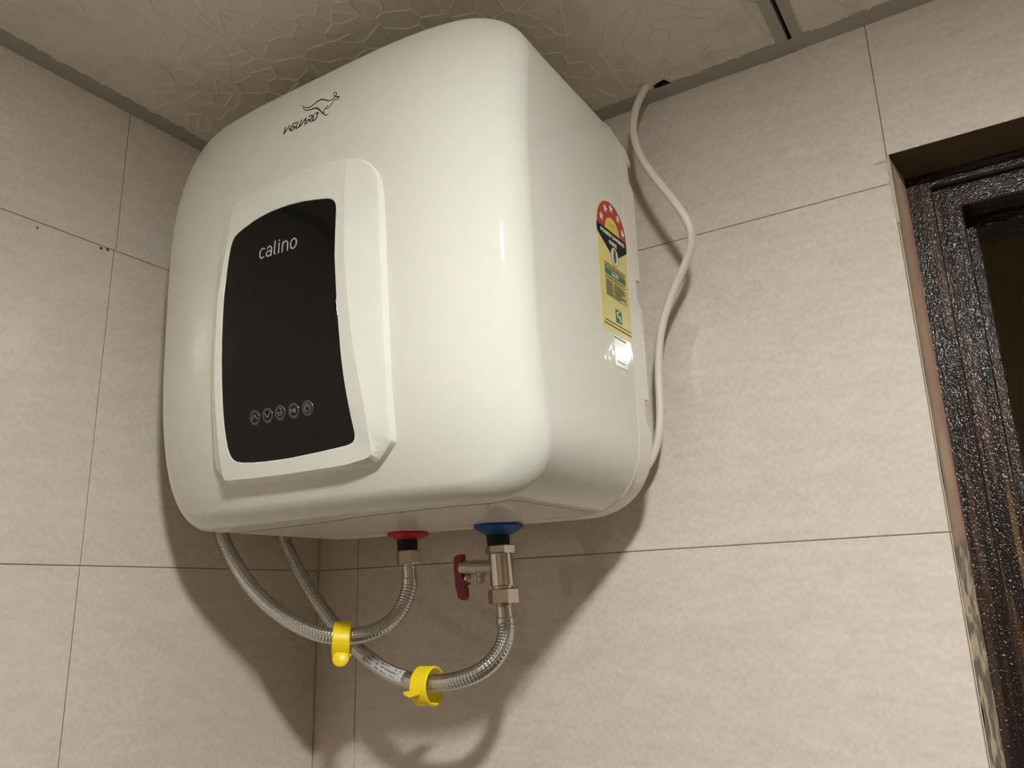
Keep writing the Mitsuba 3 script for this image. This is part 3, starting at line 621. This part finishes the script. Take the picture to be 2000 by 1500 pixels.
hose1 = thing('braided_hose', 'braided steel hose hanging in a loop from the red hot outlet', 'hose')
m1, c1, s1 = braid(H1); part(hose1, 'braid', m1, 'mat_braid', smooth=True)
part(hose1, 'nut', hexnut(RX, .0084, -.0050, .0123), 'mat_nickel', label='hexagonal nut')
part(hose1, 'ferrule', turned(RX, [(.0060, -.0046), (.0060, -.0062), (.0070, -.0068), (.0070, -.0080), (.0065, -.0088), (.0068, -.0175), (.0074, -.0182), (.0075, -.0235), (.0060, -.0238)]), 'mat_nickel', smooth=30, label='crimped sleeve')
part(hose1, 'wall_nut', lathe([(.009, 0), (.0125, .001), (.0125, .014), (.009, .015)], 6, (0, 0, 1), (.0135, -.160, .080), hexa=6), 'mat_nickel')
hose2 = thing('braided_hose', 'braided steel hose looping from the cold inlet valve and passing behind the other hose', 'hose')
m2, c2, s2 = braid(H2, phase=.6); part(hose2, 'braid', m2, 'mat_braid', smooth=True)
part(hose2, 'nut', hexnut(BX, -.0310, -.0440, .0138), 'mat_nickel', label='hexagonal nut')
part(hose2, 'ferrule', turned(BX, [(.0066, -.0435), (.0072, -.0450), (.0074, -.0462), (.0066, -.0470), (.0071, -.0555), (.0078, -.0562), (.0079, -.0612), (.0060, -.0618)]), 'mat_nickel', smooth=30, label='crimped sleeve')
part(hose2, 'wall_nut', lathe([(.009, 0), (.0125, .001), (.0125, .014), (.009, .015)], 6, (0, 0, 1), (.0165, -.086, .080), hexa=6), 'mat_nickel')
# printed paper label round part of the second hose
t2, U2, W2 = frames(c2)
i0, i1 = np.argmin(np.linalg.norm(c2 - np.array([.1700, -.100, -.0905]), axis=1)), np.argmin(np.linalg.norm(c2 - np.array([.2300, -.113, -.1082]), axis=1))
if i0 > i1: i0, i1 = i1, i0
def hose_patch(i0, i1, a0, a1, r, ref):
    """A strip lying on the hose between two stations; angles are measured from the direction 'ref'."""
    R = []
    for i in range(i0, i1 + 1, 3):
        e = ref - t2[i] * (ref @ t2[i]); e /= np.linalg.norm(e); f = np.cross(t2[i], e); a = np.linspace(a0, a1, 9)
        R.append(c2[i] + r * (np.cos(a)[:, None] * e + np.sin(a)[:, None] * f))
    return loft(R, closed=False)
ref = np.array([.35, -.75, .3])
part(hose2, 'paper_label', hose_patch(i0, i1, -.75, .75, .0079, ref), 'mat_hose_label', smooth=True, label='small grey-white printed label')
prn = []
for k in range(i0 + 8, i1 - 10, 7):
    for a0 in (-.55, -.1, .3):
        if rng.random() < .7: prn.append(hose_patch(k, k + 6 if rng.random() < .6 else k + 3, a0, a0 + .22, .0081, ref))
part(hose2, 'label_print', cat(prn), 'mat_label_ink', smooth=True, kind='stuff')

# safety valve between the cold inlet and its hose
sv = thing('safety_valve', 'nickel safety relief valve with a dark red lever below the blue collar', 'valve')
part(sv, 'collar_nut', hexnut(BX, .0070, -.0004, .0133), 'mat_nickel', label='hexagonal collar')
part(sv, 'body', cat([turned(BX, [(.0100, .0002), (.0108, -.0010), (.0108, -.0275), (.0096, -.0292), (.0090, -.0293), (.0088, -.0330)])]), 'mat_nickel', smooth=40, label='turned nickel valve body')
bc = axis_pt(BX, -.0118)
part(sv, 'branch', lathe([(.0060, 0), (.0058, .006), (.0066, .012), (.0069, .0325), (.0066, .0350), (.0050, .0352)], 36, (-1, -.12, .02), bc + np.array([-.006, 0, 0])), 'mat_nickel_rough', smooth=30, label='rough cast side branch')
bd = np.array([-1, -.12, .02]); bd /= np.linalg.norm(bd)
nz = bc + bd * .021
part(sv, 'drain_nipple', lathe([(.0040, 0), (.0040, -.0060), (.0034, -.0068), (.0038, -.0085), (.0033, -.0100), (.0037, -.0118), (.0030, -.0130), (.0020, -.0130)], 24, (0, 0, 1), nz + np.array([0, 0, -.001])), 'mat_nickel_rough', smooth=40, label='ribbed drain nipple')
bl = trimesh.creation.icosphere(3, .0036); bl.apply_translation(bc + bd * .0335 + np.array([0, -.002, -.0095])); part(sv, 'knob', bl, 'mat_nickel', smooth=True)
lv = sg.Polygon([(0, .0100), (.0032, .0108), (.0034, -.008), (.0062, -.020), (.0066, -.0262), (.0045, -.0285), (.0010, -.0265), (-.0016, -.016), (-.0030, -.002), (-.0030, .0085)]).buffer(.0008, quad_segs=3)
lm = prism(lv, -.0042, .0042); M = np.eye(4); M[:3, :3] = np.array([[1, 0, .12], [.12, 0, -1], [0, 1, 0]]); M[:3, 3] = bc + bd * .0435 + np.array([.001, 0, .0005]); lm.apply_transform(M); lm.fix_normals()
hb = box(-.001, .009, -.004, .004, -.016, -.011); hb.apply_translation(M[:3, 3])
part(sv, 'lever', cat([lm, hb]), 'mat_lever', smooth=35, label='dark red lever')

# yellow clips
def clip(c, t, R, w, th, a0, a1, tab, up):
    """A C-shaped band round the axis t; angles from 'up'; tab = (angle, length)."""
    t = t / np.linalg.norm(t); u = up - t * (up @ t); u /= np.linalg.norm(u); v = np.cross(t, u)
    A = np.linspace(a0, a1, 40); rings = []
    for a in A:
        d = u * math.cos(a) + v * math.sin(a); q = []
        for rr, ww in ((R, -.5), (R + th * .4, -.53), (R + th, -.46), (R + th, .46), (R + th * .4, .53), (R, .5)): q.append(c + d * rr + t * w * ww)
        rings.append(np.array(q))
    ms = [loft(rings, (True, True))]
    if tab:
        a, L, tw = tab; d = u * math.cos(a) + v * math.sin(a); e = -u * math.sin(a) + v * math.cos(a)
        b = np.array([[0, -.5], [.55, -.5], [.85, -.36], [1, 0], [.85, .36], [.55, .5], [0, .5]]); q0 = [c + d * (R + th * .9) + e * (x * L) + d * (x * L * tw) + t * (y * w * .95) for x, y in b]
        q1 = [p + d * th for p in q0]; ms.append(loft([np.array(q0), np.array(q1)], (True, True)))
    for m in ms:
        if m.volume < 0: m.invert()
    return cat(ms)
def near(c, x): return int(np.argmin(np.abs(c[:, 0] - x) + (np.abs(c[:, 2] + .08) > .05) * 1.0))
i = near(c1, .1785); t1_, _, _ = frames(c1); tt = t1_[i]
cl = thing('hose_clip', 'yellow plastic hose clip with a rounded pull tab, on the upper hose loop', 'clip', None)
part(cl, 'band', clip(c1[i] + np.array([0, .002, -.0035]), np.array([.78, .62, -.03]), .0155, .0150, .0018, -2.6, 2.45, None, np.array([0, 0, 1.])), 'mat_clip', smooth=35)
tb_ = lathe([(.0001, -.0022), (.0060, -.0018), (.0074, -.0004), (.0074, .0006), (.0060, .0018), (.0001, .0022)], 28, (.62, -.72, .28), c1[i] + np.array([.0088, -.0090, -.0180])); part(cl, 'pull_tab', tb_, 'mat_clip', smooth=50)
j = near(c2, .2545); tt = t2[j]
cl = thing('hose_clip', 'yellow plastic hose clip with a pointed lug, on the lower hose loop', 'clip', None)
part(cl, 'band', clip(c2[j] + np.array([-.001, .003, -.0035]), np.array([1, .07, .02]), .0148, .0165, .0020, -2.45, 2.6, None, np.array([.0, -1, .0])), 'mat_clip', smooth=35)
lug = sg.Polygon([(0, -.001), (.008, -.0035), (.0145, -.001), (.0145, .0012), (.008, .002), (0, .001)]); lm = prism(lug, -.0015, .0015)
M = np.eye(4); M[:3, :3] = np.array([[-1, 0, 0], [-.1, 0, 1], [0, 1, 0]]); M[:3, 3] = c2[j] + np.array([.0045, -.0165, -.0075]); lm.apply_transform(M); lm.fix_normals()
part(cl, 'lug', lm, 'mat_clip', smooth=35)

# power cord
CORD = [(.4790, -.022, .490), (0.4750, -0.025, 0.4700), (0.4705, -0.03, 0.4621), (0.4634, -0.034, 0.4494), (0.457, -0.038, 0.4307), (0.4546, -0.042, 0.4118), (0.4588, -0.047, 0.3859), (0.4685, -0.052, 0.3633), (0.4836, -0.058, 0.3369), (0.4993, -0.062, 0.3111), (0.51, -0.062, 0.2924), (0.514, -0.058, 0.2776), (0.5119, -0.052, 0.2679), (0.5032, -0.046, 0.2556), (0.4902, -0.041, 0.2418), (0.4764, -0.038, 0.2232), (0.4661, -0.036, 0.2007), (0.4608, -0.034, 0.1771), (0.4591, -0.032, 0.1531), (0.4596, -0.032, 0.1286), (0.459, -0.032, 0.1095), (0.4552, -0.032, 0.0934), (0.4479, -0.03, 0.0803), (0.4382, -0.028, 0.0677), (.428, -.03, .06), (.41, -.042, .058), (.395, -.0535, .058)]
pc = key_for('power_cord'); P, _ = spline(smooth_path(CORD, 2), .003)
scene[pc] = ply(tube(P, .0038, 18), 'mat_cord', True)
labels[pc] = {'label': 'white power cord winding down the wall from the ceiling edge to behind the water heater', 'category': 'cord'}
